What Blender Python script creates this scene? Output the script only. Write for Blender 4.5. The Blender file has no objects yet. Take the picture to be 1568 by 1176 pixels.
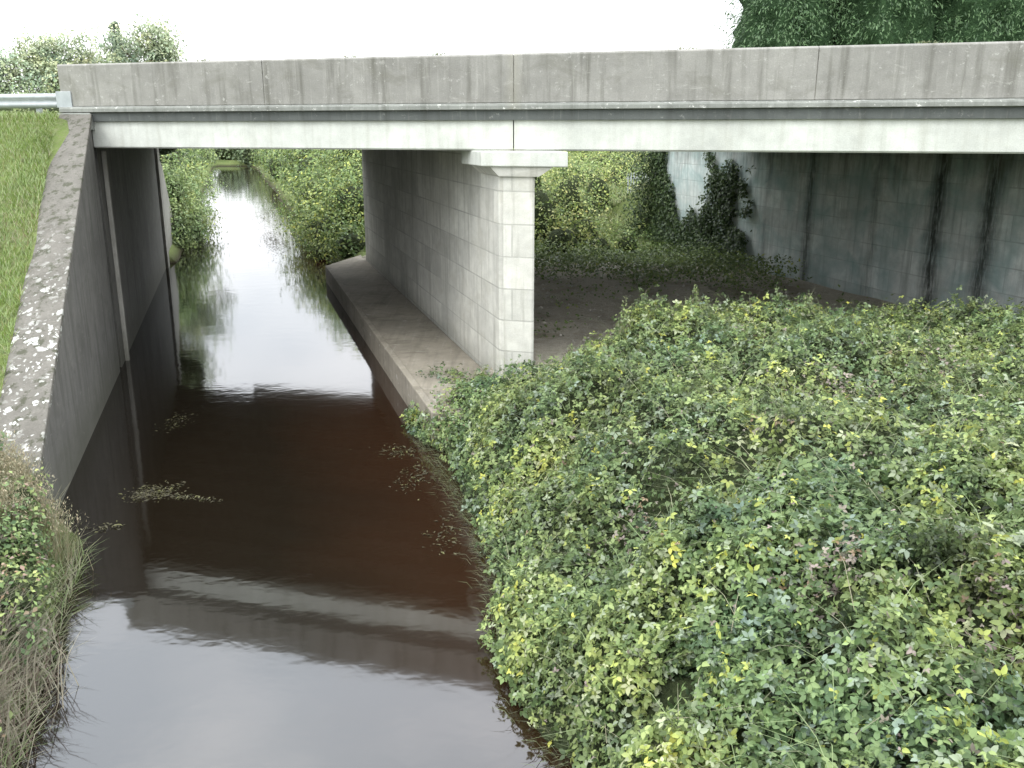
import bpy, math, random
import numpy as np
import bmesh, mathutils
from mathutils import Vector
rng=np.random.default_rng(7); random.seed(7)
EYE=5.45
scene=bpy.context.scene
scene.view_settings.view_transform='Standard'
scene.view_settings.look='None'
scene.view_settings.exposure=0

# ------------------------------------------------------------------ helpers
def hsh(ix,iy,iz,seed=0):
    n=(ix*374761393+iy*668265263+iz*2147483647+seed*974634777)&0xffffffff
    n=((n^(n>>13))*1274126177)&0xffffffff
    n=(n^(n>>16))&0xffffffff
    return n/4294967295.0
def vnoise(p,seed=0):
    p=np.asarray(p,float); i=np.floor(p).astype(np.int64); f=p-i; f=f*f*(3-2*f)
    r=0
    for dx in (0,1):
        for dy in (0,1):
            for dz in (0,1):
                w=(f[:,0] if dx else 1-f[:,0])*(f[:,1] if dy else 1-f[:,1])*(f[:,2] if dz else 1-f[:,2])
                r=r+w*hsh(i[:,0]+dx,i[:,1]+dy,i[:,2]+dz,seed)
    return r*2-1
def fbm(p,seed=0,o=3):
    r=0;a=1;t=0
    for k in range(o):
        r=r+a*vnoise(np.asarray(p)*(2**k),seed+k); t+=a; a*=.5
    return r/t
def sstep(a,b,x):
    t=np.clip((x-a)/(b-a),0,1); return t*t*(3-2*t)
def link(o):
    scene.collection.objects.link(o); return o
def mesh_obj(name,verts,faces,mat=None,parent=None,smooth=False,uv=None):
    me=bpy.data.meshes.new(name); me.from_pydata([tuple(v) for v in verts],[],faces); me.update()
    if uv is not None:
        l=me.uv_layers.new(name='UVMap')
        for p in me.polygons:
            for li in p.loop_indices:
                v=me.vertices[me.loops[li].vertex_index].co
                l.data[li].uv=uv(v,p.normal)
    if mat: me.materials.append(mat)
    if smooth:
        for p in me.polygons:p.use_smooth=True
    o=link(bpy.data.objects.new(name,me))
    if parent: o.parent=parent
    return o
def empty(name):
    o=link(bpy.data.objects.new(name,None)); o.empty_display_size=.5; return o
def uvwall(v,n):
    if abs(n.z)>.7: return (v.x,v.y)
    return (v.y,v.z) if abs(n.x)>abs(n.y) else (v.x,v.z)
def uvdeck(v,n):
    if abs(n.z)>.7: return (v.x,v.y)
    return (v.x,v.z)
def prism(name,foot,z0,z1,mat,parent=None,bevel=0,uv=uvwall):
    n=len(foot)
    if not hasattr(z0,'__len__'): z0=[z0]*n
    if not hasattr(z1,'__len__'): z1=[z1]*n
    V=[(x,y,z) for (x,y),z in zip(foot,z0)]+[(x,y,z) for (x,y),z in zip(foot,z1)]
    F=[tuple(reversed(range(n))),tuple(range(n,2*n))]
    for i in range(n):
        j=(i+1)%n; F.append((i,j,n+j,n+i))
    o=mesh_obj(name,V,F,mat,parent,uv=uv)
    if bevel:
        m=o.modifiers.new('b','BEVEL'); m.width=bevel; m.segments=2; m.limit_method='ANGLE'
    return o
def rs(s,Y): return (s-.3*Y,Y)
def Yc(s,c): return (c-.3*s)/.91
def rc(s,c): return rs(s,Yc(s,c))
def bl(X,c): return (X,c-.3*X)

# ------------------------------------------------------------------ materials
class NT:
    def __init__(s,name):
        s.m=bpy.data.materials.new(name); s.m.use_nodes=True
        s.t=s.m.node_tree; s.t.nodes.clear()
        s.out=s.n('ShaderNodeOutputMaterial')
    def n(s,ty,**k):
        nd=s.t.nodes.new(ty)
        for a,b in k.items(): setattr(nd,a,b)
        return nd
    def l(s,a,b): s.t.links.new(a,b)
    def val(s,sock,v):
        if hasattr(v,'is_output'): s.l(v,sock)
        else: sock.default_value=v
    def math(s,op,a,b=0.0,c=None,clamp=False):
        nd=s.n('ShaderNodeMath',operation=op); nd.use_clamp=clamp
        s.val(nd.inputs[0],a); s.val(nd.inputs[1],b)
        if c is not None: s.val(nd.inputs[2],c)
        return nd.outputs[0]
    def noise(s,vec,scale,detail=4,rough=.55,dist=0):
        nd=s.n('ShaderNodeTexNoise'); s.l(vec,nd.inputs['Vector'])
        nd.inputs['Scale'].default_value=scale; nd.inputs['Detail'].default_value=detail
        nd.inputs['Roughness'].default_value=rough; nd.inputs['Distortion'].default_value=dist
        return nd.outputs['Fac']
    def map(s,vec,sc):
        nd=s.n('ShaderNodeMapping'); s.l(vec,nd.inputs[0]); nd.inputs['Scale'].default_value=sc
        return nd.outputs[0]
    def mix(s,f,a,b,mode='MIX'):
        nd=s.n('ShaderNodeMixRGB',blend_type=mode)
        s.val(nd.inputs[0],f)
        for i,v in ((1,a),(2,b)):
            if hasattr(v,'is_output'): s.l(v,nd.inputs[i])
            else: nd.inputs[i].default_value=(*v,1)
        return nd.outputs[0]
    def ramp(s,v,a,b):
        nd=s.n('ShaderNodeMapRange'); s.l(v,nd.inputs[0]); nd.inputs[1].default_value=a; nd.inputs[2].default_value=b
        return nd.outputs[0]
    def bsdf(s,col,rough=.8,bump=None,bs=.3,bd=.02,spec=.3):
        p=s.n('ShaderNodeBsdfPrincipled')
        s.val(p.inputs['Base Color'],col if hasattr(col,'is_output') else (*col,1))
        s.val(p.inputs['Roughness'],rough)
        p.inputs['Specular IOR Level'].default_value=spec
        if bump is not None:
            b=s.n('ShaderNodeBump'); b.inputs['Strength'].default_value=bs; b.inputs['Distance'].default_value=bd
            s.l(bump,b.inputs['Height']); s.l(b.outputs[0],p.inputs['Normal'])
        s.l(p.outputs[0],s.out.inputs[0]); return p

def concrete(name,base,streak=.5,panels=False,damp=True,streaks=(),green=0.0,dark=(.10,.10,.09),light=(.55,.55,.52),pw=1.6,ph=.6,speck=0.0,topdirt=0.0,blotch=0.0,jointx=None):
    t=NT(name); uvn=t.n('ShaderNodeTexCoord'); uv=uvn.outputs['UV']
    geo=t.n('ShaderNodeNewGeometry'); sep=t.n('ShaderNodeSeparateXYZ'); t.l(geo.outputs['Position'],sep.inputs[0]); z=sep.outputs[2]
    su=t.n('ShaderNodeSeparateXYZ'); t.l(uv,su.inputs[0])
    big=t.noise(uv,.7,4,.6); med=t.noise(uv,4,5,.65); fine=t.noise(uv,45,2,.6)
    col=t.mix(t.ramp(big,.3,.7),tuple(c*.8 for c in base),tuple(min(1,c*1.18) for c in base))
    st=t.noise(t.map(uv,(3.2,.22,1)),1.6,5,.6)
    st2=t.noise(t.map(uv,(9,.5,1)),1.4,3,.6)
    col=t.mix(t.math('MULTIPLY',t.ramp(st,.5,.72),streak),col,dark)
    col=t.mix(t.math('MULTIPLY',t.ramp(st2,.58,.78),streak*.55),col,light)
    col=t.mix(t.math('MULTIPLY',t.ramp(med,.35,.75),.35),col,tuple(c*.5 for c in base))
    col=t.mix(.2,col,t.mix(fine,(0,0,0),(1,1,1)),'OVERLAY')
    bump=t.math('ADD',t.math('MULTIPLY',fine,.35),t.math('MULTIPLY',med,.5))
    if blotch>0:
        b1=t.noise(t.map(uv,(1,1.6,1)),1.1,5,.7,.6)
        col=t.mix(t.math('MULTIPLY',t.ramp(b1,.52,.64),blotch),col,tuple(c*1.45 for c in dark))
        b2=t.noise(t.map(uv,(1.,2.2,1)),2.3,6,.75,.8)
        col=t.mix(t.math('MULTIPLY',t.ramp(b2,.60,.68),blotch*.8),col,light)
    if speck>0:
        sp=t.noise(uv,9,5,.8); m=t.math('MULTIPLY',t.ramp(sp,.585,.64),speck)
        m=t.math('MULTIPLY',m,t.ramp(t.noise(uv,1.3,3),.38,.55))
        col=t.mix(m,col,(.72,.72,.68))
    if jointx is not None:
        wob=t.math('MULTIPLY_ADD',t.noise(t.map(uv,(1,1,1)),3,3),.2,-.1)
        d=t.math('ABSOLUTE',t.math('ADD',t.math('SUBTRACT',su.outputs[0],jointx),wob))
        k=t.math('SUBTRACT',1.0,t.ramp(d,.02,.2),clamp=True)
        col=t.mix(t.math('MULTIPLY',k,.2),col,(.36,.34,.26))
    if panels:
        br=t.n('ShaderNodeTexBrick'); t.l(uv,br.inputs['Vector'])
        br.inputs['Scale'].default_value=1; br.inputs['Brick Width'].default_value=pw; br.inputs['Row Height'].default_value=ph
        br.inputs['Mortar Size'].default_value=.016; br.inputs['Mortar Smooth'].default_value=.25
        br.inputs['Color1'].default_value=(.74,.74,.74,1); br.inputs['Color2'].default_value=(1,1,1,1); br.inputs['Mortar'].default_value=(.9,.9,.9,1)
        col=t.mix(.8,col,br.outputs['Color'],'MULTIPLY')
        col=t.mix(t.math('MULTIPLY',br.outputs['Fac'],t.math('MULTIPLY',t.ramp(big,.3,.6),.6)),col,tuple(c*.4 for c in base))
        bump=t.math('SUBTRACT',bump,t.math('MULTIPLY',br.outputs['Fac'],1.2))
    if green>0:
        g=t.math('MULTIPLY',t.ramp(t.noise(uv,.9,5,.6,.5),.40,.66),green)
        col=t.mix(g,col,(.27,.40,.40))
    for (u0,w,a) in streaks:
        wob=t.math('MULTIPLY_ADD',t.noise(t.map(uv,(.15,1.0,1)),1.2,5,.7),.5,-.25)
        dd=t.math('ABSOLUTE',t.math('ADD',t.math('SUBTRACT',su.outputs[0],u0),wob))
        k=t.math('MULTIPLY',t.math('SUBTRACT',1.0,t.ramp(dd,w*.1,w*1.3),clamp=True),a)
        k=t.math('MULTIPLY',k,t.ramp(t.noise(t.map(uv,(7,.8,1)),2,4,.7),.25,.52))
        col=t.mix(k,col,(.04,.045,.04))
    if topdirt>0:
        wob=t.math('MULTIPLY_ADD',t.noise(t.map(uv,(2.0,.4,1)),1.5,5,.65),2.6,-1.3)
        k=t.ramp(t.math('ADD',z,wob),4.1,5.2)
        col=t.mix(t.math('MULTIPLY',k,topdirt),col,(.06,.06,.042))
    if damp:
        wob=t.math('MULTIPLY_ADD',t.noise(uv,2.5,4),.5,-.25)
        k=t.math('SUBTRACT',1.0,t.ramp(t.math('ADD',z,wob),.15,1.0),clamp=True)
        col=t.mix(t.math('MULTIPLY',k,.6),col,(.07,.07,.05))
    t.bsdf(col,.85,bump,.4,.02,.25)
    return t.m

M_par=concrete('weathered_parapet_concrete',(.285,.28,.26),streak=.8,damp=False,speck=.3,dark=(.11,.108,.09),light=(.47,.465,.43),blotch=.42,jointx=.03)
M_lip=concrete('parapet_lip_concrete',(.25,.26,.24),streak=.6,damp=False,speck=1.0,dark=(.07,.07,.06),blotch=.3,jointx=.03)
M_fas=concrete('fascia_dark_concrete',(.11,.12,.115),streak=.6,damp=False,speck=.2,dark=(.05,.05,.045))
M_beam=concrete('edge_beam_pale_concrete',(.60,.62,.575),streak=.4,damp=False,dark=(.34,.34,.28),light=(.74,.74,.71),blotch=.08,jointx=.03)
M_pier=concrete('pier_panel_concrete',(.66,.655,.60),streak=.7,panels=True,pw=1.9,ph=.62,dark=(.32,.31,.26),light=(.78,.78,.75),blotch=.32)
M_ab=concrete('abutment_panel_concrete',(.74,.79,.77),streak=.7,panels=True,pw=1.5,ph=.6,green=.75,dark=(.24,.28,.27),light=(.85,.85,.83),topdirt=.75,blotch=.3,
   streaks=((28.5,.26,.8),(23.3,.36,.95),(21.7,.34,.9),(25.6,.18,.45),(20.0,.4,.7),(30.8,.2,.4)))
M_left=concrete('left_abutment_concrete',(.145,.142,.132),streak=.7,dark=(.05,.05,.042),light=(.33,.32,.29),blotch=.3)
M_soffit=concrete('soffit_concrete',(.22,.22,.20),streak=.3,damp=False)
M_ledge=concrete('ledge_concrete',(.27,.245,.20),streak=.4,damp=False,dark=(.10,.09,.07),blotch=.6)

def mat_coping():
    t=NT('lichen_coping_concrete'); tc=t.n('ShaderNodeTexCoord'); uv=tc.outputs['Object']
    geo=t.n('ShaderNodeNewGeometry'); sep=t.n('ShaderNodeSeparateXYZ'); t.l(geo.outputs['Position'],sep.inputs[0])
    n1=t.noise(uv,3,5,.6); fine=t.noise(uv,30,4,.65)
    col=t.mix(n1,(.075,.07,.06),(.20,.19,.17))
    col=t.mix(.35,col,t.mix(fine,(0,0,0),(1,1,1)),'OVERLAY')
    lower=t.math('SUBTRACT',1.0,t.ramp(sep.outputs[2],2.0,4.2),clamp=True)
    gate=t.ramp(t.noise(uv,1.9,3),.40,.56)
    warp=t.n('ShaderNodeVectorMath',operation='ADD'); t.l(uv,warp.inputs[0])
    nz_=t.n('ShaderNodeTexNoise'); t.l(uv,nz_.inputs['Vector']); nz_.inputs['Scale'].default_value=4
    sc=t.n('ShaderNodeVectorMath',operation='SCALE'); t.l(nz_.outputs['Color'],sc.inputs[0]); sc.inputs['Scale'].default_value=.3
    t.l(sc.outputs[0],warp.inputs[1])
    k=0.0
    for scl,th in ((4.6,.30),(10.5,.30)):
        v=t.n('ShaderNodeTexVoronoi'); t.l(warp.outputs[0],v.inputs['Vector']); v.inputs['Scale'].default_value=scl
        d=t.math('ADD',v.outputs['Distance'],t.math('MULTIPLY_ADD',fine,.5,-.25))
        spot=t.math('SUBTRACT',1.0,t.ramp(d,th-.07,th),clamp=True)
        k=t.math('MAXIMUM',k,spot)
    k=t.math('MULTIPLY',t.math('MULTIPLY',k,gate),t.math('MULTIPLY_ADD',lower,.9,.02))
    moss=t.math('MULTIPLY',t.ramp(t.noise(uv,5,5,.7),.52,.60),.75)
    col=t.mix(moss,col,(.045,.05,.028))
    col=t.mix(k,col,(.52,.53,.50))
    t.bsdf(col,.9,fine,.5,.02)
    return t.m
M_cop=mat_coping()

def mat_leaf(name,trans=.25,rough=.45,spec=.35):
    t=NT(name); a=t.n('ShaderNodeAttribute'); a.attribute_name='Col'
    geo=t.n('ShaderNodeNewGeometry')
    c2=t.mix(.45,a.outputs['Color'],(.26,.31,.21))
    col=t.mix(geo.outputs['Backfacing'],a.outputs['Color'],c2)
    p=t.n('ShaderNodeBsdfPrincipled'); t.l(col,p.inputs['Base Color']); p.inputs['Roughness'].default_value=rough; p.inputs['Specular IOR Level'].default_value=spec
    tr=t.n('ShaderNodeBsdfTranslucent'); t.l(a.outputs['Color'],tr.inputs['Color'])
    mx=t.n('ShaderNodeMixShader'); mx.inputs[0].default_value=trans
    t.l(p.outputs[0],mx.inputs[1]); t.l(tr.outputs[0],mx.inputs[2]); t.l(mx.outputs[0],t.out.inputs[0])
    return t.m
M_leaf=mat_leaf('leaf_foliage')
M_blade=mat_leaf('grass_blade',.2,.7,.15)
def mat_simple(name,a,b,scale=3,rough=.9,bs=.5,bd=.05,spec=.2):
    t=NT(name); tc=t.n('ShaderNodeTexCoord'); n=t.noise(tc.outputs['Object'],scale,5,.65)
    t.bsdf(t.mix(t.ramp(n,.3,.7),a,b),rough,n,bs,bd,spec); return t.m
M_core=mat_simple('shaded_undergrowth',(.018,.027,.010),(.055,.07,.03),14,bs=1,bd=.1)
M_cyp=mat_simple('cypress_inner_foliage',(.018,.042,.017),(.05,.10,.04),5,bs=1,bd=.3)
M_bark=mat_simple('bark',(.06,.045,.03),(.14,.11,.08),8)
M_asph=mat_simple('asphalt',(.045,.045,.045),(.065,.065,.062),20)
M_galv=mat_simple('galvanised_steel',(.30,.33,.34),(.42,.45,.46),5,.45,.1,.01,.5)
M_seal=mat_simple('joint_sealant',(.20,.19,.16),(.34,.33,.29),12)
def mat_ground():
    t=NT('ground_soil_and_grass'); geo=t.n('ShaderNodeNewGeometry'); P=geo.outputs['Position']
    sep=t.n('ShaderNodeSeparateXYZ'); t.l(P,sep.inputs[0])
    n=t.noise(P,.5,5,.65); f=t.noise(P,9,5,.7); st=t.noise(P,26,3,.7)
    g=t.mix(t.ramp(n,.3,.7),(.10,.16,.04),(.21,.26,.085))
    g=t.mix(t.ramp(f,.35,.75),g,(.15,.17,.075))
    soil=t.mix(f,(.28,.25,.20),(.58,.53,.45))
    soil=t.mix(t.ramp(st,.56,.66),soil,(.66,.63,.56))
    soil=t.mix(t.math('MULTIPLY',t.ramp(n,.5,.62),.5),soil,(.20,.17,.12))
    under=t.n('ShaderNodeAttribute'); under.attribute_name='soil'
    k=t.math('ADD',under.outputs['Fac'],t.math('MULTIPLY_ADD',f,.6,-.3),clamp=True)
    col=t.mix(k,g,soil)
    k2=t.math('SUBTRACT',1.0,t.ramp(sep.outputs[2],0,.35),clamp=True)
    col=t.mix(k2,col,(.035,.028,.018))
    t.bsdf(col,.95,t.math('ADD',f,st),.8,.08,.15); return t.m
M_ground=mat_ground()
def mat_water():
    t=NT('river_water'); geo=t.n('ShaderNodeNewGeometry'); P=geo.outputs['Position']
    n0=t.noise(P,.35,2,.5)
    w1=t.noise(t.map(P,(1,1.3,1)),1.5,2,.5,.4); w2=t.noise(t.map(P,(1.,1.4,1)),6,1,.5,.3)
    h=t.math('ADD',t.math('MULTIPLY',w1,1.0),t.math('MULTIPLY',w2,.2))
    amp=t.ramp(n0,.35,.65); h=t.math('MULTIPLY',h,t.math('MULTIPLY_ADD',amp,.7,.3))
    b=t.n('ShaderNodeBump'); b.inputs['Strength'].default_value=.18; b.inputs['Distance'].default_value=.02; t.l(h,b.inputs['Height'])
    sep=t.n('ShaderNodeSeparateXYZ'); t.l(P,sep.inputs[0])
    s=t.math('ADD',sep.outputs[0],t.math('MULTIPLY',sep.outputs[1],.3))
    shallow=t.ramp(t.math('ADD',s,t.math('MULTIPLY',n0,2.0)),1.2,4.6)
    col=t.mix(shallow,(.009,.0065,.004),(.026,.012,.006))
    d=t.n('ShaderNodeBsdfDiffuse'); t.l(col,d.inputs[0])
    g=t.n('ShaderNodeBsdfGlossy'); g.inputs['Roughness'].default_value=.06; g.inputs[0].default_value=(.97,.98,1,1); t.l(b.outputs[0],g.inputs['Normal'])
    fr=t.n('ShaderNodeFresnel'); fr.inputs[0].default_value=1.9; t.l(b.outputs[0],fr.inputs['Normal'])
    mx=t.n('ShaderNodeMixShader'); t.l(fr.outputs[0],mx.inputs[0]); t.l(d.outputs[0],mx.inputs[1]); t.l(g.outputs[0],mx.inputs[2]); t.l(mx.outputs[0],t.out.inputs[0])
    return t.m
M_water=mat_water()

# ------------------------------------------------------------------ world (overcast: brighter overhead), sun, camera
w=bpy.data.worlds.new('World'); scene.world=w; w.use_nodes=True; nt=w.node_tree; nt.nodes.clear()
sky=nt.nodes.new('ShaderNodeTexSky'); sky.sky_type='NISHITA'; sky.sun_disc=False
sky.sun_elevation=math.radians(52); sky.sun_rotation=math.radians(225); sky.air_density=1; sky.dust_density=3
tc=nt.nodes.new('ShaderNodeTexCoord'); mp=nt.nodes.new('ShaderNodeMapping'); mp.inputs['Scale'].default_value=(1,1,2.2)
nz=nt.nodes.new('ShaderNodeTexNoise'); nz.inputs['Scale'].default_value=3.0; nz.inputs['Detail'].default_value=6; nz.inputs['Roughness'].default_value=.5
cr=nt.nodes.new('ShaderNodeValToRGB'); cr.color_ramp.elements[0].position=.36; cr.color_ramp.elements[0].color=(.72,.77,.82,1)
cr.color_ramp.elements[1].position=.56; cr.color_ramp.elements[1].color=(1,1.01,1.02,1)
sp=nt.nodes.new('ShaderNodeSeparateXYZ'); mr=nt.nodes.new('ShaderNodeMapRange')
mr.inputs[1].default_value=.10; mr.inputs[2].default_value=.55; mr.inputs[3].default_value=22; mr.inputs[4].default_value=44
mu=nt.nodes.new('ShaderNodeVectorMath'); mu.operation='SCALE'
mx=nt.nodes.new('ShaderNodeMixRGB'); mx.inputs[0].default_value=.9
bg=nt.nodes.new('ShaderNodeBackground'); bg.inputs[1].default_value=.10; ow=nt.nodes.new('ShaderNodeOutputWorld')
L=nt.links.new
L(tc.outputs['Generated'],mp.inputs[0]);L(mp.outputs[0],nz.inputs['Vector']);L(nz.outputs['Fac'],cr.inputs[0])
L(tc.outputs['Generated'],sp.inputs[0]);L(sp.outputs[2],mr.inputs[0]);L(cr.outputs[0],mu.inputs[0]);L(mr.outputs[0],mu.inputs['Scale'])
L(sky.outputs[0],mx.inputs[1]);L(mu.outputs[0],mx.inputs[2]);L(mx.outputs[0],bg.inputs[0]);L(bg.outputs[0],ow.inputs[0])
sl=bpy.data.lights.new('sun','SUN'); sl.energy=.9; sl.angle=math.radians(14); sl.color=(1,.95,.87)
so=link(bpy.data.objects.new('sun',sl))
e=math.radians(52); az=math.radians(225); sd=Vector((math.sin(az)*math.cos(e),math.cos(az)*math.cos(e),math.sin(e)))
so.rotation_euler=sd.to_track_quat('Z','Y').to_euler(); so.location=sd*60
cam=bpy.data.cameras.new('camera'); co=link(bpy.data.objects.new('camera',cam)); scene.camera=co
co.location=(0,0,EYE); co.rotation_euler=(math.radians(90-15.5),0,0); cam.lens=32.14; cam.sensor_width=36; cam.clip_end=2000; cam.clip_start=.1

# ------------------------------------------------------------------ terrain
RBY=[-20,4,6.8,10,12,15.5,17.2,18.7,40,300]; RBS=[2.0,2.2,2.4,2.7,2.95,3.05,3.35,3.5,3.3,3.3]
def ground(s,Y):
    X=s-.3*Y; c=Y+.3*X
    if s<-2.0:
        if c<=18.0:
            if Y>=12:
                if s>-3.1: return -.8
                zc=1.16+(Y-12)*.534
                return min(5.72,zc-.03+.22*(-3.5-s))
            if s>-3.5:
                t=(-2.0-s)/1.5; return -.4+1.5*t
            return min(5.72,1.1+.3*(-3.5-s))
        if c<=34.5:
            return -.8 if s>-3.4 else 5.72
        flat=1.0+.12*(-3.2-s); flat=min(flat,2.5)
        if s>-3.6: return -.5+ (-2.0-s)*.9
        return max(flat,5.72-(c-34.5)*.45)
    if s<3.3: return -.8
    if c<18:
        if s<5: z=-.3+(s-3.3)*.6
        else: z=.72+min(.5,(s-5)*.1)
        if s>17.9: z=max(z,5.72-(18-c)*.5)
        return z
    if c<=34.5:
        if s<5.1: return -.2
        return .9 if s<17.9 else 5.72
    if s<5: return -.2+(s-3.3)*.4
    z=.6+min(4.6,max(0,Y-37)*.15)*min(1,(s-5)/5)
    if s>17.9: z=max(z,5.72-(c-34.5)*.34)
    return z
S=[-400,-250,-150,-90,-60,-45,-35,-28,-23,-19,-16,-14,-12,-10.5,-9,-8,-7,-6,-5.2,-4.6,-4.1,-3.8,-3.62,-3.45,-3.35,-3.25,-3.05,-2.9,-2.6,-2.3,-1.9,0,2,3.2,3.4,3.8,4.3,4.9,5.2,5.5,6,7,8,9,10,11,12,13.5,15,16.5,17.5,17.85,18,19,20,22,25,30,36,45,60,90,150,250,400]
Ys=list(np.arange(-40,-2,4.))+list(np.arange(-2,46,.5))+list(np.arange(46,80,2.))+list(np.arange(80,200,8.))+[220,260,320,420,600,900]
V=[];soilw=[]
for Y in Ys:
    for s in S:
        X=s-.3*Y if Y<220 else s-66
        z=ground(s,Y)
        c=Y+.3*(s-.3*Y)
        if z>-.1: z+=.08*math.sin(X*1.3+Y*.7)*math.sin(Y*1.1-X*.4)*(0 if z>5.6 else 1)
        if Y>150 and -3.6<s<5: z=.8
        V.append((X,Y,z)); soilw.append(1.0 if (s>3.3 and s<17.9 and 16<c<35) else 0.0)
ns=len(S);F=[]
for j in range(len(Ys)-1):
    for i in range(ns-1):
        a=j*ns+i;F.append((a,a+1,a+ns+1,a+ns))
g=mesh_obj('ground',V,F,M_ground,smooth=True)
at=g.data.attributes.new('soil','FLOAT','POINT'); at.data.foreach_set('value',soilw)
Yw=[-40,0,20,40,80,140,160]
V=[];F=[]
for Y in Yw: V+= [(-4.2-.3*Y,Y,0),(6-.3*Y,Y,0)]
for i in range(len(Yw)-1): a=2*i;F.append((a,a+1,a+3,a+2))
mesh_obj('river_water',V,F,M_water)

# ------------------------------------------------------------------ bridge
br=empty('road_bridge')
def sweep(name,prof,X0,X1,c0,mat,uv=uvdeck,n=1):
    V=[];F=[];m=len(prof); xs=np.linspace(X0,X1,n+1)
    for X in xs:
        for o,z in prof: V.append((X,(c0-o)-.3*X,z))
    for k in range(n):
        for i in range(m):
            j=(i+1)%m; a=k*m
            F.append((a+i,a+j,a+m+j,a+m+i))
    F.append(tuple(reversed(range(m)))); F.append(tuple(range(n*m,n*m+m)))
    me=mesh_obj(name,V,F,mat,br,uv=uv)
    b=bmesh.new(); b.from_mesh(me.data); bmesh.ops.recalc_face_normals(b,faces=b.faces); b.to_mesh(me.data); b.free()
    return me
XL,XR=-9.87,22
joints=[XL,-5.05,0.03,5.2,10.4,15.6,XR]
for i in range(len(joints)-1):
    a=joints[i]+(.005 if i else 0); b=joints[i+1]-.005
    o=sweep('parapet_%d'%(i+1),[(0.0,5.955),(.02,6.80),(-.01,6.83),(-.34,6.83),(-.37,6.80),(-.37,5.955)],a,b,18,M_par)
    m=o.modifiers.new('b','BEVEL'); m.width=.012; m.segments=2
    sweep('far_parapet_%d'%(i+1),[(.37,5.955),(.37,6.80),(.34,6.83),(0,6.83),(-.02,6.80),(0,5.955)],a-1.5,b-1.5,34.5,M_par)
    if i: sweep('joint_sealant',[(-.012,5.96),(-.012,6.80),(-.33,6.80),(-.33,5.96)],joints[i]-.0045,joints[i]+.0045,18,M_seal)
sweep('parapet_lip',[(.0,5.952),(.10,5.93),(.115,5.90),(.115,5.835),(.06,5.82),(-.4,5.82),(-.4,5.952)],XL-.03,XR,18,M_lip)
sweep('fascia',[(.04,5.817),(.04,5.64),(-.4,5.64),(-.4,5.817)],XL,XR,18,M_fas)
for k,(a,b) in enumerate([(-9.2,.02),(.04,XR)]):
    sweep('edge_beam_%d'%(k+1),[(-.03,5.637),(-.03,5.11),(-.06,5.08),(-.5,5.08),(-.5,5.637)],a,b,18,M_beam)
sweep('far_edge_beam',[(.5,5.08),(.06,5.08),(.03,5.11),(.03,5.95),(.5,5.95)],-11,XR-2,34.5,M_beam)
sweep('deck_slab',[(-.42,5.84),(-.42,5.45),(-16.4,5.45),(-16.4,5.84)],-14.9,XR,18,M_soffit)
for k in range(11):
    d=1.5+k*1.35
    sweep('girder_%d'%(k+1),[(-d,5.447),(-d,5.1),(-d-.5,5.1),(-d-.5,5.447)],-14.6,XR-4,18,M_soffit)
s0,s1=5.06,5.68
fp=[rs(5.06,17.72),rs(5.12,17.62),rs(5.62,17.47),rs(s1,17.50),rs(s1,Yc(s1,34.3)),rs(s0,Yc(s0,34.3))]
prism('pier_wall',fp,-1,5.078,M_pier,br,.015)
hood=[rs(4.70,17.60),rs(6.18,17.18),rs(6.18,18.9),rs(4.70,19.1)]
prism('pier_cap',hood,4.80,5.077,M_beam,br,.02)
def frustum(name,f0,f1,z0,z1,mat,parent):
    n=len(f0);V=[(x,y,z0) for x,y in f0]+[(x,y,z1) for x,y in f1]
    F=[tuple(reversed(range(n))),tuple(range(n,2*n))]+[(i,(i+1)%n,n+(i+1)%n,n+i) for i in range(n)]
    return mesh_obj(name,V,F,mat,parent,uv=uvwall)
frustum('pier_haunch',[rs(5.03,17.58),rs(5.72,17.40),rs(5.72,18.7),rs(5.03,18.9)],[rs(4.86,17.62),rs(5.95,17.30),rs(5.95,18.8),rs(4.86,19.)],4.62,4.797,M_pier,br)
prism('towpath_ledge',[rs(3.28,15.6),rs(5.05,15.3),rs(5.05,37.5),rs(3.28,34.3)],-1,.55,M_ledge,br,.02)
prism('ledge_kerb',[rs(3.24,15.6),rs(3.40,15.55),rs(3.40,34.2),rs(3.24,34.0)],-.99,.60,M_ledge,br,.02)
prism('left_abutment',[rc(-4.6,18.35),rc(-2.97,18.35),rc(-2.97,34.4),rc(-4.6,34.4)],-1,5.076,M_left,br)
prism('left_abutment_seat',[rc(-4.6,18.42),rc(-3.5,18.42),rc(-3.5,34.4),rc(-4.6,34.4)],5.079,5.82,M_soffit,br)
M_rib=concrete('left_rib_concrete',(.33,.32,.29),streak=.5,dark=(.12,.12,.10),light=(.42,.41,.38),blotch=.2)
for Yb,wd in ((21.8,.16),(37.4,.9)):
    prism('left_rib',[rs(-2.969,Yb),rs(-2.86,Yb),rs(-2.86,Yb+wd),rs(-2.969,Yb+wd)],-1,5.0,M_rib,br,.02)
Yr=39.0
prism('right_abutment',[rc(17.68,18.2),rc(19.2,18.2),rs(19.2,Yr),rs(17.68,Yr)],-1,5.44,M_ab,br)
prism('left_far_wing_wall',[rc(-3.5,34.42),rc(-2.97,34.42),rs(-2.97,45),rs(-3.5,45)],-1,[5.4,5.4,1.2,1.2],M_rib,br)
Yn=11.6
prism('wing_wall',[rs(-3.55,Yn),rs(-2.97,Yn),rs(-2.97,20.75),rs(-3.55,20.93)],-1,[.85,.85,5.66,5.66],M_left,br)
prism('wing_coping',[rs(-3.66,Yn-.05),rs(-2.91,Yn-.05),rs(-2.91,20.62),rs(-3.66,20.85)],[.855,.855,5.665,5.665],[1.0,1.0,5.80,5.80],M_cop,br,.02)
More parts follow.
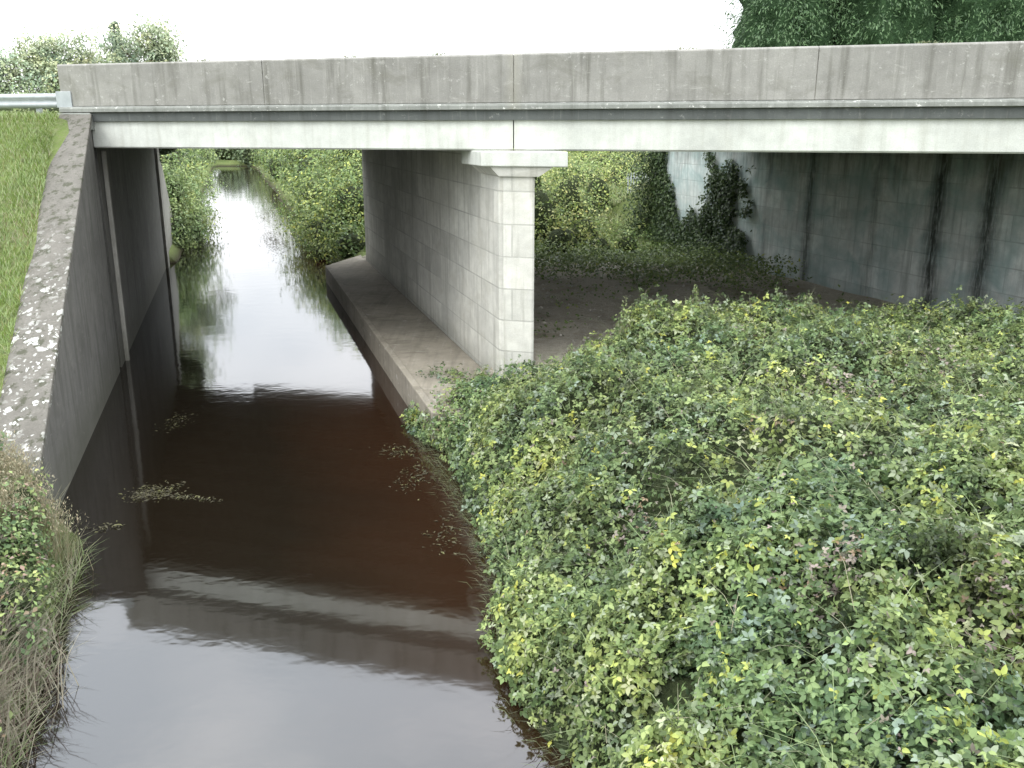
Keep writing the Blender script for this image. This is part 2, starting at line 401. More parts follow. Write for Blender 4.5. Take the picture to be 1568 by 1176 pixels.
prism('end_block',[bl(-9.95,17.86),bl(-9.12,17.86),bl(-9.12,18.34),bl(-9.95,18.34)],5.45,5.815,M_lip,br,.02)
rd=mesh_obj('road',[ (*bl(-120,18.8),5.86),(*bl(120,18.8),5.86),(*bl(120,33.6),5.86),(*bl(-120,33.6),5.86)],[(0,1,2,3)],M_asph)
M_white=mat_simple('road_paint',(.6,.6,.58),(.8,.8,.78),8)
V=[];F=[]
for x in np.arange(-110,110,6.):
    a=len(V); V+=[(*bl(x,26.15),5.864),(*bl(x+3,26.15),5.864),(*bl(x+3,26.25),5.864),(*bl(x,26.25),5.864)]; F.append((a,a+1,a+2,a+3))
mesh_obj('road_markings',V,F,M_white)

gr=empty('crash_barrier')
prof=[(0,-.155),(.03,-.15),(.08,-.10),(.08,-.06),(.02,-.02),(.02,.02),(.08,.06),(.08,.10),(.03,.15),(0,.155)]
V=[];F=[]
xs=np.linspace(-9.6,-60,60)
for x in xs:
    for o,z in prof: V.append((x,18.05-o-.3*x,6.08+z))
m=len(prof)
for k in range(len(xs)-1):
    for i in range(m-1): F.append((k*m+i,k*m+i+1,(k+1)*m+i+1,(k+1)*m+i))
o=mesh_obj('rail',V,F,M_galv,gr,smooth=True)
o.modifiers.new('s','SOLIDIFY').thickness=.006
for x in np.arange(-10.6,-60,-2.4):
    prism('post',[bl(x,18.06),bl(x+.1,18.06),bl(x+.1,18.2),bl(x,18.2)],5.5,6.18,M_galv,gr,.008)
prism('connector',[bl(-9.98,17.96),bl(-9.60,17.96),bl(-9.60,17.995),bl(-9.98,17.995)],5.93,6.27,M_galv,gr,.008)

# ------------------------------------------------------------------ foliage
def norm(a): return a/np.maximum(1e-9,np.linalg.norm(a,axis=1,keepdims=True))
TD=np.array([[0,0,0],[.33,0,-.03],[.68,0,-.05],[1,0,-.14],[.28,.27,.05],[.68,.22,.03],[.28,-.27,.05],[.68,-.22,.03]])
FD=[(0,1,4),(0,6,1),(1,2,5,4),(1,6,7,2),(2,3,5),(2,7,3)]
TK=np.array([[0,0,0],[1,0,-.1],[.45,.3,.05],[.45,-.3,.05],[.5,0,-.03]])
FK=[(0,4,2),(4,1,2),(0,3,4),(3,1,4)]
GAIN=1.1
def leafmesh(name,P,T,N,size,col,mat,detail=False,parent=None,wide=1.0):
    T=norm(T-N*np.sum(T*N,axis=1,keepdims=True)); B=np.cross(N,T)
    tp,fc=(TD,FD) if detail else (TK,FK)
    n=len(P);k=len(tp)
    V=P[:,None,:]+size[:,None,None]*(tp[None,:,0,None]*T[:,None,:]+wide*tp[None,:,1,None]*B[:,None,:]+tp[None,:,2,None]*N[:,None,:])
    V=V.reshape(-1,3)
    base=(np.arange(n)*k)[:,None]
    fl=np.concatenate([np.array(f) for f in fc]); loops=(base+fl[None,:]).ravel()
    cnt=np.array([len(f) for f in fc]); tot=np.tile(cnt,n); start=np.concatenate([[0],np.cumsum(tot)[:-1]])
    me=bpy.data.meshes.new(name); me.vertices.add(len(V)); me.vertices.foreach_set('co',V.astype(np.float32).ravel())
    me.loops.add(len(loops)); me.loops.foreach_set('vertex_index',loops.astype(np.int32))
    me.polygons.add(len(tot)); me.polygons.foreach_set('loop_start',start.astype(np.int32)); me.polygons.foreach_set('loop_total',tot.astype(np.int32))
    me.update(calc_edges=True); me.validate()
    ca=me.color_attributes.new('Col','FLOAT_COLOR','POINT')
    C=np.ones((n,k,4)); C[:,:,:3]=np.clip(col*GAIN,0,.8)[:,None,:]; ca.data.foreach_set('color',C.astype(np.float32).ravel())
    me.materials.append(mat)
    o=link(bpy.data.objects.new(name,me))
    if parent: o.parent=parent
    return o
def palette(n,pal,w):
    pal=np.array(pal); w=np.array(w)/sum(w); i=rng.choice(len(pal),n,p=w)
    return pal[i]*(1+.25*(rng.random((n,1))-.5))
DK=(.065,.105,.038);MD=(.135,.19,.068);LT=(.22,.28,.105);YL=(.42,.43,.09);BR=(.22,.16,.10);GY=(.24,.285,.19)

def bushes(name,blobs,n,size,pal,w,core=True,seed=1,lump=.3,freq=2.2,corek=.62):
    A=np.array([b[3]*b[5]+b[4]*b[5]+b[3]*b[4] for b in blobs]); cn=(n*A/A.sum()).astype(int)
    Ps=[];Ns=[];Sh=[]
    for b,k in zip(blobs,cn):
        d=norm(rng.normal(size=(k,3)))
        c=np.array(b[:3]);r=np.array(b[3:6])
        nf=fbm(d*freq+c*.7,seed,3)
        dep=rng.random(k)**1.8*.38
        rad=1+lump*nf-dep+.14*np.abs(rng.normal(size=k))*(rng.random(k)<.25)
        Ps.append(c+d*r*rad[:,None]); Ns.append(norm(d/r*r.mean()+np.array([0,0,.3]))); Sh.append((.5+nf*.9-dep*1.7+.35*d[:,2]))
    P=np.concatenate(Ps);N=np.concatenate(Ns);Sh=np.concatenate(Sh)
    k=P[:,2]>.04; P=P[k];N=N[k];Sh=Sh[k]
    N=norm(N+.55*rng.normal(size=N.shape)); T=rng.normal(size=N.shape)
    cl=fbm(P*.5/max(.2,size*3),seed+3,2)
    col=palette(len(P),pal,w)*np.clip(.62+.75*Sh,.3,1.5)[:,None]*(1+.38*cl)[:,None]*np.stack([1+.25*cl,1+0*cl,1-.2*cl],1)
    if core:
        bm=bmesh.new()
        for b in blobs:
            M=mathutils.Matrix.Translation(b[:3])@mathutils.Matrix.Diagonal((b[3]*corek,b[4]*corek,b[5]*corek,1))
            bmesh.ops.create_icosphere(bm,subdivisions=3,radius=1,matrix=M)
        pts=np.array([v.co for v in bm.verts]); nn=fbm(pts*1.3,seed+5,2)
        for v,q in zip(bm.verts,nn): v.co+=Vector((0,0,q*.15))
        me=bpy.data.meshes.new(name); bm.to_mesh(me); bm.free(); me.materials.append(M_core)
        root=link(bpy.data.objects.new(name,me))
    else: root=empty(name)
    sz=size*(.6+.8*rng.random(len(P)))
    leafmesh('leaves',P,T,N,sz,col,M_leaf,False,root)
    return root

def sbank(Y): return np.interp(Y,RBY,RBS)
def mound(s,Y):
    d=s-sbank(Y)
    X=s-.3*Y
    p=np.stack([X*.45,Y*.45,0*X],1)
    lum=fbm(p,11,3)
    edge=.38*vnoise(np.stack([X*.9,Y*.9,0*X+3],1),5)
    d=d+edge+.1
    h=.1+2.35*(1-np.exp(-np.clip(d,0,99)/1.7)) + .42*lum*sstep(.2,2,d)
    h+= (.20*vnoise(np.stack([X*2.2,Y*2.2,0*X],1),21)+.11*vnoise(np.stack([X*4.6,Y*4.6,0*X],1),22))*sstep(0,1,d)
    far=1-sstep(0,1,(Y-(16.3+.5*vnoise(np.stack([X*.8,0*X,0*X],1),8)))/2.6)
    npz=sstep(0,1,(Y-12.5)/4.0)*(1-sstep(0,1,(s-5.4)/2.2))*.30
    h=h*(1-npz)
    low=.45+.2*vnoise(np.stack([X*1.5,Y*1.5,0*X],1),77)
    return np.where(d<0,-.3,np.where(Y<18.6,low,.1)*(1-far)+h*far)
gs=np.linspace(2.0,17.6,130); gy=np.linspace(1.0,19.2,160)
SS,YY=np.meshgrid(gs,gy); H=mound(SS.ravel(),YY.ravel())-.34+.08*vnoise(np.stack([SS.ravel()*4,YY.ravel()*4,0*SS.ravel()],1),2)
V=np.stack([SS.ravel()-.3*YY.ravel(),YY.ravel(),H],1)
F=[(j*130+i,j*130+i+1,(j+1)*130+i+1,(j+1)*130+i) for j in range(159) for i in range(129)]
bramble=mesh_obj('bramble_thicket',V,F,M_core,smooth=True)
PATCH=[(2.6,6.7,.33),(1.4,9.1,.35),(4.4,11.9,.55),(3.55,6.0,.28),(1.6,4.3,.22),(6.3,13,.6),(2.9,9.6,.3)]
def bramble_leaves(n,y0,y1,detail,Ls,srange=17):
    Y=y0+(y1-y0)*rng.random(n*3)**.9; s=sbank(Y)-.45+rng.random(n*3)*srange
    X=s-.3*Y; keep=(X<.68*Y+1.2)&(s<17.4); s=s[keep][:n];Y=Y[keep][:n];X=X[keep][:n]
    e=.12
    h=mound(s,Y);hx=np.clip((mound(s+e,Y)-h)/e,-4,4);hy=np.clip((mound(s,Y+e)-h)/e,-4,4)
    gx=hx; gyv=hx*.3+hy
    N=norm(np.stack([-gx,-gyv,np.ones_like(gx)],1))
    hole=vnoise(np.stack([X*2.3,Y*2.3,0*X+9],1),31)
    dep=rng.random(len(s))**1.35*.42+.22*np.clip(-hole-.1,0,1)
    ok=(h>.12)
    ok&=~((s>4.9)&(s<5.8)&(Y>17.3))
    P=np.stack([X,Y,h],1)[ok];N=N[ok];dep=dep[ok]
    P=P-N*(dep-.03)[:,None]+rng.normal(size=P.shape)*.02+np.array([0,0,1.])*(.24*(rng.random(len(P))<.12)*rng.random(len(P)))[:,None]
    m=len(P); P[:,2]=np.maximum(P[:,2],.03)
    N=norm(N+.5*rng.normal(size=N.shape)+np.array([0,-.12,.2]))
    T=norm(np.cross(N,rng.normal(size=N.shape))); B=np.cross(N,T)
    cl=fbm(P*.55,41,3); cl2=fbm(P*2.1,47,2); cl3=fbm(P*1.0,91,3)
    base=palette(m,[DK,MD,LT,GY],[2,5,2.6,1.5])
    base=base*(1+.38*cl2[:,None]*np.array([1.1,.8,.3]))*(1+.45*cl3[:,None]*np.array([1.3,.8,.2]))
    yel=(rng.random(m)<(.02+.30*np.clip(cl2-.05,0,1)))&(dep<.14)
    base[yel]=palette(yel.sum(),[YL,(.33,.38,.10)],[1,2.4])
    dd=np.full(m,9.)
    for (px,py,pr) in PATCH: dd=np.minimum(dd,np.hypot(P[:,0]-px,P[:,1]-py)/pr)
    brn=(rng.random(m)<(.014+.45*np.exp(-dd**2*1.3)));base[brn]=palette(brn.sum(),[(.25,.22,.18),BR,(.27,.22,.20)],[3,1.2,3])
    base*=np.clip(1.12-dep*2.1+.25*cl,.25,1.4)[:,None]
    Pn=[];Tn=[];Nn=[];Sn=[];Cn=[]
    sz=Ls*(.5+.95*rng.random(m))
    sz[brn]*=.65
    for a,k in ((0,1.),(1.25,.85),(-1.25,.85)):
        t=T*math.cos(a)+B*math.sin(a)
        nn=norm(N+.22*rng.normal(size=N.shape)+ .1*t)
        Pn.append(P+t*sz[:,None]*.08);Tn.append(t);Nn.append(nn);Sn.append(sz*k);Cn.append(base*(1+.2*(rng.random((m,1))-.5)))
    c=np.concatenate
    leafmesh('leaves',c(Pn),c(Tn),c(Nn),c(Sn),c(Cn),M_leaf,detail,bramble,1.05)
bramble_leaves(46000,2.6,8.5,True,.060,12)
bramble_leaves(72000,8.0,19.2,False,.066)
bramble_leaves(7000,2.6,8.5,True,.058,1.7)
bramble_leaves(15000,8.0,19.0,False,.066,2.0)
def blades(name,P,hgt,wid,lean,col,parent=None,bend=.5,dirs=None):
    col=col*.85
    n=len(P); a=rng.random(n)*6.283; L=np.stack([np.cos(a),np.sin(a),0*a],1)
    if dirs is not None: L=norm(dirs+.5*L)
    side=np.stack([-L[:,1],L[:,0],0*a],1)
    hgt=hgt*(.5+.9*rng.random(n))
    up=np.array([0,0,1.])
    rows=[]
    for f,wf in ((0,1),(.5,.8),(1,.08)):
        c=P+up*(hgt*f*(1-bend*.35*f*f))[:,None]+L*(hgt*lean*(f+bend*f*f))[:,None]
        rows+= [c-side*wid*wf*.5,c+side*wid*wf*.5]
    V=np.stack(rows,1).reshape(-1,3)
    b=(np.arange(n)*6)[:,None]; fl=np.array([0,1,3,2,2,3,5,4]); loops=(b+fl).ravel()
    me=bpy.data.meshes.new(name); me.vertices.add(len(V)); me.vertices.foreach_set('co',V.astype(np.float32).ravel())
    me.loops.add(len(loops)); me.loops.foreach_set('vertex_index',loops.astype(np.int32))
    me.polygons.add(2*n); me.polygons.foreach_set('loop_start',(np.arange(2*n)*4).astype(np.int32)); me.polygons.foreach_set('loop_total',np.full(2*n,4,np.int32))
    me.update(calc_edges=True)
    ca=me.color_attributes.new('Col','FLOAT_COLOR','POINT'); C=np.ones((n,6,4)); C[:,:,:3]=col[:,None,:]; ca.data.foreach_set('color',C.astype(np.float32).ravel())
    me.materials.append(M_blade); o=link(bpy.data.objects.new(name,me))
    if parent:o.parent=parent
    return o
n=3800; Y=2.5+16*rng.random(n); s=sbank(Y)+.2+rng.random(n)*13; z=mound(s,Y)-.08
P=np.stack([s-.3*Y,Y,z],1)[z>.1]
blades('cane_stems',P,.34,.007,.9,palette(len(P),[(.27,.20,.14),(.30,.26,.17),(.24,.32,.11)],[1,1.3,3]),bramble,1.3)
n=1500; Y=4+13*rng.random(n); s=sbank(Y)+.2+.14*rng.normal(size=n); P=np.stack([s-.3*Y,Y,.0*Y+.01],1)
blades('waterside_sedge',P,.18,.009,.4,palette(n,[(.14,.12,.06),(.12,.15,.04),(.06,.055,.03)],[2,1.5,2]),bramble,1.4,dirs=np.tile([-1.,-.2,0],(n,1)))
for (sx,sy,hh) in ((1.95,15.6,.75),(3.3,16.3,.45),(1.1,16.6,.35),(5.2,15.8,.4)):
    n=130; t_=rng.random(n); zb=float(mound(np.array([sx+.3*sy]),np.array([sy]))[0])
    P=np.stack([sx+.05*rng.normal(size=n)*(1.3-t_),sy+.05*rng.normal(size=n),zb+t_*hh],1)
    leafmesh('weed_spike',P,norm(rng.normal(size=P.shape)+[0,0,1.2]),norm(rng.normal(size=P.shape)),.08*(1.3-t_),palette(n,[MD,LT,(.2,.2,.12)],[2,2,2]),M_leaf,False,bramble)
lb=[]
for _ in range(22):
    Y0=random.uniform(14.6,16.4); s0_=random.uniform(3.95,5.2); r=random.uniform(.25,.42)
    lb.append((s0_-.3*Y0,Y0,.5+.12*random.random(),r,r,r*.75))
for (s_,Y_) in ((3.55,15.2),(3.5,15.6),(3.6,14.8),(3.45,15.9)): lb.append((s_-.3*Y_,Y_,.3,.3,.3,.35))
o=bushes('ledge_end_weeds',lb,17000,.07,[DK,MD,LT,GY,(.17,.14,.08)],[2,5,3,1.3,1.4],seed=61,lump=.7,corek=.5)

def gz(P2): return np.array([ground(x+.3*y,y) for x,y in P2])
n=60000
Y=9+13.5*rng.random(n); s=-3.64-rng.random(n)**1.2*7.; X=s-.3*Y; c=Y+.3*X
k=(c<18.6); s=s[k];Y=Y[k];X=X[k]
z=gz(np.stack([X,Y],1)); P=np.stack([X,Y,z-.02],1)
cl=fbm(P*.6,3,3)
col=palette(len(P),[(.27,.38,.09),(.20,.30,.07),(.36,.43,.16),(.45,.41,.21)],[4,3,2,1])*(1+.3*fbm(P*1.7,5,2))[:,None]
dry=(rng.random(len(P))<np.clip(.15+1.0*cl+.04*(17-Y),.03,.7)); col[dry]=palette(dry.sum(),[(.46,.40,.25),(.33,.29,.17)],[1,1])
blades('grass_bank',P,.16,.012,.45,col)
n=5200; Y=3.5+7.6*rng.random(n); s=-2.35-.9*rng.random(n)**1.3*2.4; X=s-.3*Y; P=np.stack([X,Y,np.maximum(0,gz(np.stack([X,Y],1)))-.02],1)
col=palette(n,[(.20,.27,.08),(.36,.31,.19),(.25,.19,.15)],[3.5,1.5,1.2])
blades('riverside_weeds',P,.34,.011,.5,col,None,1.0)
n=2200; cx=np.array([[-6.3,11.0],[-5.95,10.7],[-6.6,11.3],[-6.15,10.3]]); i=rng.integers(0,4,n); q=cx[i]+rng.normal(size=(n,2))*.15
P=np.stack([q[:,0],q[:,1],np.maximum(.0,gz(q))],1)
blades('dry_grass_tussock',P,.66,.008,.16,palette(n,[(.52,.45,.31),(.42,.36,.22),(.30,.33,.13)],[3,2,2]),None,1.0)
k=rng.random(n)<.4; Q=np.repeat(P[k],5,axis=0); m=len(Q); Q=Q+np.stack([.07*rng.normal(size=m),.07*rng.normal(size=m),.44+.18*rng.random(m)],1)
hd=empty('grass_seed_heads'); leafmesh('heads',Q,norm(rng.normal(size=Q.shape)*.4+[0,0,1]),norm(rng.normal(size=Q.shape)),np.full(m,.045),palette(m,[(.38,.32,.22),(.30,.26,.17)],[1,1]),M_leaf,False,hd,.5)
blb=[]
for _ in range(40):
    Y0=3.8+7.4*random.random(); s0_=-2.8-2.0*random.random(); X0=s0_-.3*Y0; z0=max(.1,ground(s0_,Y0)); r=.24+.25*random.random()
    blb.append((X0,Y0,z0+.22,r,r,r*.95))
for (X0,Y0,z0) in ((-5.95,10.1,.75),(-6.15,10.6,.9),(-5.7,9.6,.6),(-5.5,9.2,.5),(-5.85,9.4,.8),(-5.15,8.3,.35),(-5.3,8.7,.6)): blb.append((X0,Y0,z0,.36,.36,.42))
bushes('nettle_and_dock_clump',blb,32000,.060,[DK,MD,LT,BR,(.24,.18,.15)],[2,5,4,.8,1.0],seed=4,lump=.65,corek=.5)
n=1900; cx=np.array([[-5.0,7.9],[-5.25,8.4],[-4.9,7.2],[-4.75,6.8]]); i=rng.integers(0,4,n); q=cx[i]+rng.normal(size=(n,2))*.2
P=np.stack([q[:,0],q[:,1],np.maximum(.0,gz(q))],1)
blades('seeding_dock',P,.6,.011,.3,palette(n,[(.32,.22,.19),(.36,.28,.24),(.22,.16,.14)],[2,2,1]),None,1.0)

def floatweed(cx,cy,rx,ry,n,a):
    q=rng.normal(size=(n,2))*[rx,ry]; ca,sa=math.cos(a),math.sin(a)
    q=np.stack([cx+q[:,0]*ca-q[:,1]*sa,cy+q[:,0]*sa+q[:,1]*ca],1)
    return np.stack([q[:,0],q[:,1],np.full(n,.004)],1)
W=[floatweed(-5.6,13.3,.20,.16,420,.3),floatweed(-5.0,13.1,.3,.05,130,-.2),floatweed(-6.5,16.9,.12,.3,110,0),floatweed(-5.75,12.0,.10,.08,50,0),
   floatweed(-1.9,15.2,.22,.2,160,0),floatweed(-1.6,13.9,.14,.3,130,0),floatweed(-.9,11.8,.12,.4,130,0),floatweed(-12.2,47,.35,3.0,1500,.28),floatweed(-16,60,.4,5,1200,.28)]
P=np.concatenate(W)
N=norm(np.array([0,0,1.])+.25*rng.normal(size=P.shape))
fw=empty('floating_river_weed')
leafmesh('leaves',P,rng.normal(size=P.shape),N,.07*(.5+rng.random(len(P))),palette(len(P),[(.07,.065,.03),(.045,.04,.02),(.14,.14,.06)],[3,4,.6]),M_leaf,False,fw,.6)

# ---- vegetation beyond the bridge
G1=[(.085,.135,.045),(.145,.205,.06),(.21,.28,.09),(.33,.37,.10)]
def bank_blobs(s_a,s_b,y0,y1,n,r0,r1,hmax=1.):
    out=[]
    for _ in range(n):
        Y=y0+(y1-y0)*random.random(); s=s_a+(s_b-s_a)*random.random(); r=r0+(r1-r0)*random.random()**1.5
        out.append((s-.3*Y,Y,max(0,ground(s,Y))+r*.3*hmax,r*random.uniform(.8,1.2),r*1.1,r*hmax*random.uniform(.7,1.3)))
    return out
def sb(s,Y,z,r,h): return (s-.3*Y,Y,z,r,r*1.15,h)
bushes('willow_bush',[sb(-2.9,44,.7,1.2,1.6),sb(-2.4,47,.7,1.3,1.8),sb(-3.0,50,1.4,1.7,2.5),sb(-3.6,46,2.4,1.2,1.8),sb(-2.9,45.5,2.6,.8,1.2),sb(-3.2,43.5,.4,1.0,1.0),sb(-2.2,48.5,.5,.8,1.2)],19000,.14,[(.14,.19,.07),(.21,.28,.10),(.29,.36,.15)],[2,4,3],seed=21,lump=.85,freq=3,corek=.45)
bushes('river_bank_scrub',bank_blobs(-3.9,-9,54,150,80,.8,2.9),30000,.24,G1,[3,5,3,.5],seed=22,lump=.8,freq=3,corek=.5)
bushes('bramble_bush',[sb(4.9,39.0,.7,1.2,1.2),sb(4.4,42.0,.9,1.6,1.7),sb(5.6,42.5,2.1,1.7,1.8),sb(4.1,45,.8,1.3,1.5),sb(4.7,47.5,1.7,2.0,2.2),sb(6.2,46,2.8,1.9,2.0),sb(6.6,49,4.0,2.0,2.2),sb(5.0,44,2.2,.9,1.3),sb(3.9,40.5,.3,.8,.7)],28000,.14,G1,[2,4.5,4,2],seed=23,lump=.8,freq=3,corek=.5)
bushes('river_bank_scrub',bank_blobs(5.2,9,54,150,80,.8,2.7),30000,.24,G1,[3,5,3,.6],seed=24,lump=.8,freq=3,corek=.5)
bushes('far_tree_belt',[(-46+random.uniform(-24,24),150+random.uniform(-4,6),.6+2.2*random.random(),4.2,3.5,3.4+1.5*random.random()) for _ in range(30)],26000,.5,[(.14,.19,.10),(.20,.25,.13)],[1,1],seed=25,lump=.7)
bl2=[]
for _ in range(95):
    Y=random.uniform(40,62); X=random.uniform(-1,9.5); s=X+.3*Y; r=random.uniform(.35,1.25)
    if 3.6+.02*Y<X<5.4 and Y<54: r*=.45
    bl2.append((X,Y,ground(s,Y)+r*.2,r*1.2,r*1.2,r*.95))
for (X,Y,r,h) in ((1.9,35.6,1.3,1.5),(2.9,37.5,1.2,1.5),(1.0,38,1.6,2.8),(.5,43,1.8,3.6),(4.1,44.5,1.1,1.9),(2.4,41,1.3,2.6),(3.4,36,.9,1.0),(4.6,36.6,.8,.9),(.2,34.6,1.0,1.2)):
    s=X+.3*Y; bl2.append((X,Y,ground(s,Y)+h*.35,r,r,h))
bushes('scrub_bushes',bl2,68000,.12,[(.11,.16,.05),(.20,.27,.075),(.30,.36,.12),(.40,.42,.17)],[2.4,4,4,2.2],seed=26,lump=.85,freq=3,corek=.5)
n=34000; Y=36.5+20*rng.random(n); X=1+9*rng.random(n); z=gz(np.stack([X,Y],1)); P=np.stack([X,Y,z],1)
blades('rough_grass',P,.36,.03,.5,palette(n,[(.26,.34,.10),(.38,.43,.16),(.52,.50,.30)],[3,3,2.5]))
n=34000; Y=26+15*rng.random(n); s=5.9+11.5*rng.random(n); X=s-.3*Y; c=Y+.3*X
k=(c>29.5+2.0*vnoise(np.stack([X,Y,0*X],1)*.8,3)); X=X[k];Y=Y[k];s=s[k]
n2=2600; Yb=20+11*rng.random(n2); sx=6.2+11*rng.random(n2); kk=vnoise(np.stack([sx,Yb,0*sx],1)*.9,55)>.15; X=np.concatenate([X,(sx-.3*Yb)[kk]]);Y=np.concatenate([Y,Yb[kk]])
hh=.22+.36*(vnoise(np.stack([X,Y,0*X],1)*.7,9)+1); hh=np.where(Y+.3*X<28,.12,hh)
P=np.stack([X,Y,gz(np.stack([X,Y],1))+.02+hh*rng.random(len(X))],1)
N=norm(rng.normal(size=P.shape)*.6+[0,0,1])
low=empty('ground_ivy_bed'); leafmesh('leaves',P,rng.normal(size=P.shape),N,.12*(.6+.6*rng.random(len(P))),palette(len(P),G1,[3,5,3,.3]),M_leaf,False,low)
n=420; V=[];F=[]
for _ in range(n):
    Y0=random.uniform(18.6,32); s0_=random.uniform(6,17.2); r=random.uniform(.02,.09); k0=len(V); x0=s0_-.3*Y0
    for dx,dy,dz in ((1,0,0),(0,1,0),(-1,0,0),(0,-1,0),(0,0,.7),(.5,.5,.4)):
        V.append((x0+dx*r*random.uniform(.6,1.2),Y0+dy*r*random.uniform(.6,1.2),.92+dz*r))
    F+= [(k0,k0+5,k0+4),(k0+5,k0+1,k0+4),(k0+1,k0+2,k0+4),(k0+2,k0+3,k0+4),(k0+3,k0,k0+4),(k0,k0+1,k0+5)]
mesh_obj('stones',V,F,mat_simple('stone',(.32,.30,.26),(.55,.52,.47),9))
# ivy climbing the far end of the right abutment
n=26000; Y=31.5+7.6*rng.random(n); z=.8+4.5*rng.random(n)
q=np.stack([Y*.75,z*.55,0*Y],1); den=fbm(q,4,3)+.55*fbm(q*3,14,2)
lim=.95*(z-.8)/4.2-.25-.55*np.exp(-((Y-34.2)/1.0)**2)-.55*np.exp(-((Y-38.3)/.8)**2)+.35*np.exp(-((Y-36.2)/.8)**2)
k=den>lim; Y=Y[k]; z=z[k]; n=len(Y)
s=17.64-.26*rng.random(n)-.55*np.clip(1.9-z,0,1)*rng.random(n)
P=np.stack([s-.3*Y,Y,z],1)
n2=4500; Y2=38.7+.8*rng.random(n2); z2=.8+4.0*rng.random(n2)**1.4; s2=17.3+.4*rng.normal(size=n2)
P=np.concatenate([P,np.stack([s2-.3*Y2,Y2,z2],1)])
N=norm(rng.normal(size=P.shape)*.5+[-1,-.2,.4])
ivy=empty('ivy'); leafmesh('leaves',P,rng.normal(size=P.shape),N,.13*(.6+.7*rng.random(len(P))),palette(len(P),[(.035,.06,.022),(.06,.10,.035),(.11,.155,.06)],[3,3,1.4]),M_leaf,False,ivy)

# ---- trees
def tree(name,x,y,z0,h,r,n,size,pal,w,seed,nb=9):
    rd_=random.Random(seed)
    V=[];F=[]
    def cyl(a,b,ra,rb):
        a=Vector(a);b=Vector(b);d=(b-a).normalized();u=d.orthogonal().normalized();v=d.cross(u);k=len(V)
        for c,rr in ((a,ra),(b,rb)):
            for i in range(8):
                t=i*math.pi/4; V.append(tuple(c+u*math.cos(t)*rr+v*math.sin(t)*rr))
        for i in range(8): j=(i+1)%8; F.append((k+i,k+j,k+8+j,k+8+i))
    cyl((x,y,z0-.3),(x+.1,y,z0+h*.35),h*.028,h*.02); cyl((x+.1,y,z0+h*.35),(x,y,z0+h*.8),h*.02,h*.006)
    blobs=[]
    for i in range(nb):
        a=rd_.uniform(0,6.28); u=rd_.random(); zz=z0+h*(.32+.46*u); rr=r*rd_.uniform(.15,.85)*(1-.5*u)
        bx,by=x+rr*math.cos(a),y+rr*math.sin(a)
        cyl((x,y,zz-h*.15),(bx,by,zz),h*.01,h*.003)
        q=r*rd_.uniform(.22,.40); blobs.append((bx,by,zz,q,q,q*.85))
    o=mesh_obj(name,V,F,M_bark)
    b=bushes('crown',blobs,n,size,pal,w,core=False,seed=seed,lump=.8,freq=3); b.parent=o
    return o
HZ=[(.25,.31,.19),(.32,.38,.24),(.40,.45,.30)]  # distance haze painted into the leaf colours as paler greens
tree('broadleaf_tree',-23.2,62,2.5,11.2,3.9,15000,.18,HZ,[2,3,2],31,20)
tree('broadleaf_tree',-29.3,62,2.5,10.3,3.9,14000,.18,HZ,[2,3,2],32,20)
tree('broadleaf_tree',-26.4,64,2.5,8.9,3.2,9000,.18,HZ,[2,3,2],35,14)
tree('broadleaf_tree',-32.3,60,2.5,8.9,4.0,14000,.19,HZ,[3,3,1],33,18)
hb=[(-15-i*1.5+random.uniform(-.5,.5),40+random.uniform(-1,1)+i*.5,5.2+random.random()*.6,1.5,1.5,1.3+random.random()*.9) for i in range(22)]
bushes('roadside_hedge',hb,22000,.15,[(.15,.21,.09),(.21,.27,.13),(.28,.34,.18)],[2,3,1],seed=34,lump=.75,freq=3)
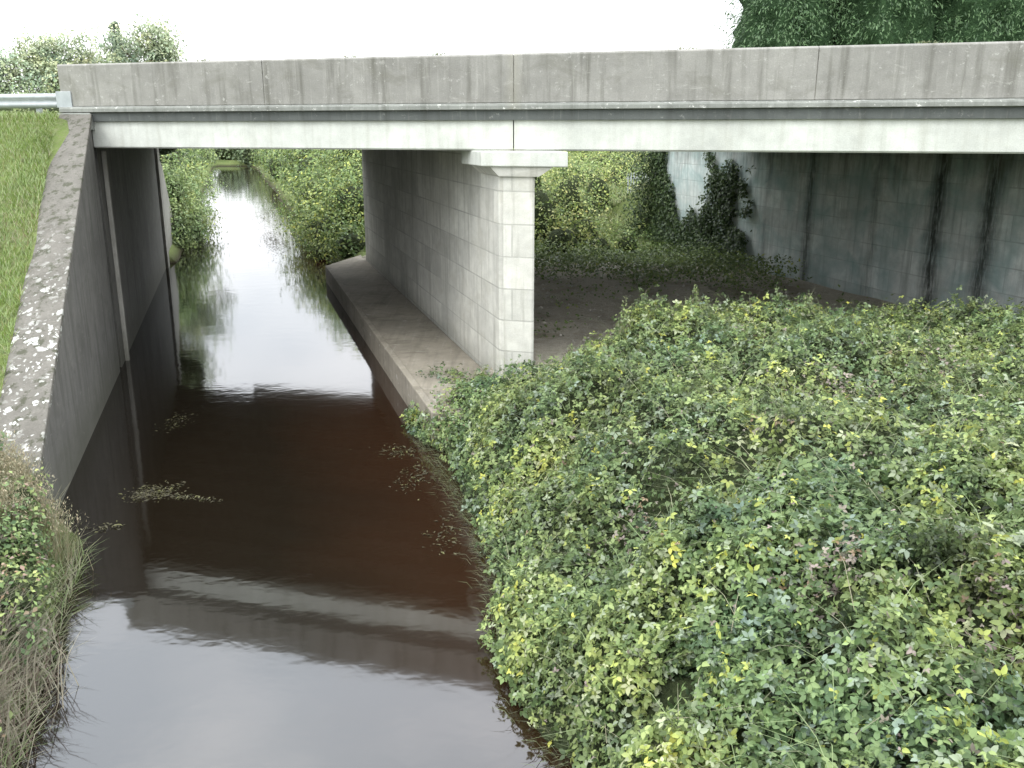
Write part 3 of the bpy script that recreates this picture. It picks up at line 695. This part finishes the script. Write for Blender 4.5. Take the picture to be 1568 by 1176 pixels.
def conifer(name,x,y,z0,h,r,n,size,pal,seed,gain=1.,low=1.1,ck=.5):
    rr=np.random.default_rng(seed)
    nb=int(n/26); t=rr.random(nb)**low; a=rr.random(nb)*6.283
    Rb=r*(1-t)**.6*(.72+.45*rr.random(nb)); zb=z0+.4+t*(h-.4)
    P=[];T=[];N=[];C=[]
    pal=np.array(pal)
    for k in range(26):
        f=(.5+.5*(k+rr.random(nb))/26)
        px=x+np.cos(a)*Rb*f+rr.normal(size=nb)*.19*r/4; py=y+np.sin(a)*Rb*f+rr.normal(size=nb)*.19*r/4; pz=zb+.5*Rb*f*.6-.40*Rb*f*f+rr.normal(size=nb)*.14*r/4
        P.append(np.stack([px,py,pz],1)); out=np.stack([np.cos(a),np.sin(a),-.5+.4*rr.normal(size=nb)],1)+.4*rr.normal(size=(nb,3))
        T.append(norm(out)); N.append(norm(np.stack([np.cos(a)*.8,np.sin(a)*.8,.8*np.ones(nb)],1)+.5*rr.normal(size=(nb,3))))
        C.append(gain*pal[rr.integers(0,len(pal),nb)]*(.45+.7*f**2)[:,None]*(.85+.3*rr.random((nb,1))))
    P=np.concatenate(P);T=np.concatenate(T);N=np.concatenate(N);C=np.concatenate(C)
    V=[];F=[]
    for zz,q in ((z0-.3,.04),(z0+h*.95,.008)):
        for i in range(8): V.append((x+math.cos(i*.785)*h*q*.5,y+math.sin(i*.785)*h*q*.5,zz))
    for i in range(8): j=(i+1)%8;F.append((i,j,8+j,8+i))
    o=mesh_obj(name,V,F,M_bark)
    m=36;K=24;V=[];F=[]
    for k in range(K+1):
        tt=k/K; q=r*ck*(1-tt)**.6
        for i in range(m):
            u=i*6.283/m; w_=q*(1+.14*math.sin(5*u+k*1.7)*math.cos(3*u-k)+.07*math.sin(11*u+3*k)); V.append((x+math.cos(u)*w_,y+math.sin(u)*w_,z0+.3+tt*(h*.92)))
    for k in range(K):
        for i in range(m): j=(i+1)%m; F.append((k*m+i,k*m+j,(k+1)*m+j,(k+1)*m+i))
    mesh_obj('inner_foliage',V,F,M_cyp,o,smooth=True)
    leafmesh('needles',P,T,N,size*(.6+.8*rr.random(len(P))),C,M_leaf,False,o,.45)
    return o
CF=[(.05,.095,.042),(.075,.135,.055),(.105,.175,.078)]
for i,(x,y,h,r) in enumerate([(13.2,46,18,4.2),(17.3,45,19,4.3),(21,44,18,4.4),(24.8,43,19,4.5),(29,42,18,4.5)]):
    conifer('cypress_tree',x,y,4.2,h,r,60000,.19,CF,50+i,1.05,1.7,.74)
conifer('conifer_tree',-27.7,68,2.5,10.2,1.6,7000,.24,[(.14,.20,.14),(.20,.26,.18)],70)  # paler needle colours, haze painted in like the trees beside it

fe=empty('palisade_fence')
Y=45.0
zf=max(ground(X_+.3*Y,Y) for X_ in (5.6,6.2,6.8))
for i in range(12):
    X=5.55+i*.14
    prism('pale',[(X,Y),(X+.07,Y),(X+.07,Y+.03),(X,Y+.03)],zf-.4,zf+1.7,M_galv,fe)
for zz in (.3,1.4): prism('rail',[(5.5,Y+.035),(7.25,Y+.035),(7.25,Y+.08),(5.5,Y+.08)],zf+zz,zf+zz+.06,M_galv,fe)
wb=empty('parapet_moss')
xs_=np.concatenate([rng.normal(x,.12,60) for x in (-3.2,-7.7,-6.4,3.1,6.9,-1.4)])
P=np.stack([xs_,18.05-.3*xs_+.1*rng.random(len(xs_)),6.83+.03*rng.random(len(xs_))],1)
leafmesh('leaves',P,norm(rng.normal(size=P.shape)+[0,0,1]),norm(rng.normal(size=P.shape)),np.full(len(P),.035),palette(len(P),[(.12,.14,.06),(.2,.2,.1)],[1,1]),M_leaf,False,wb)
print('FACES',sum(len(o.data.polygons) for o in bpy.data.objects if o.type=='MESH'))
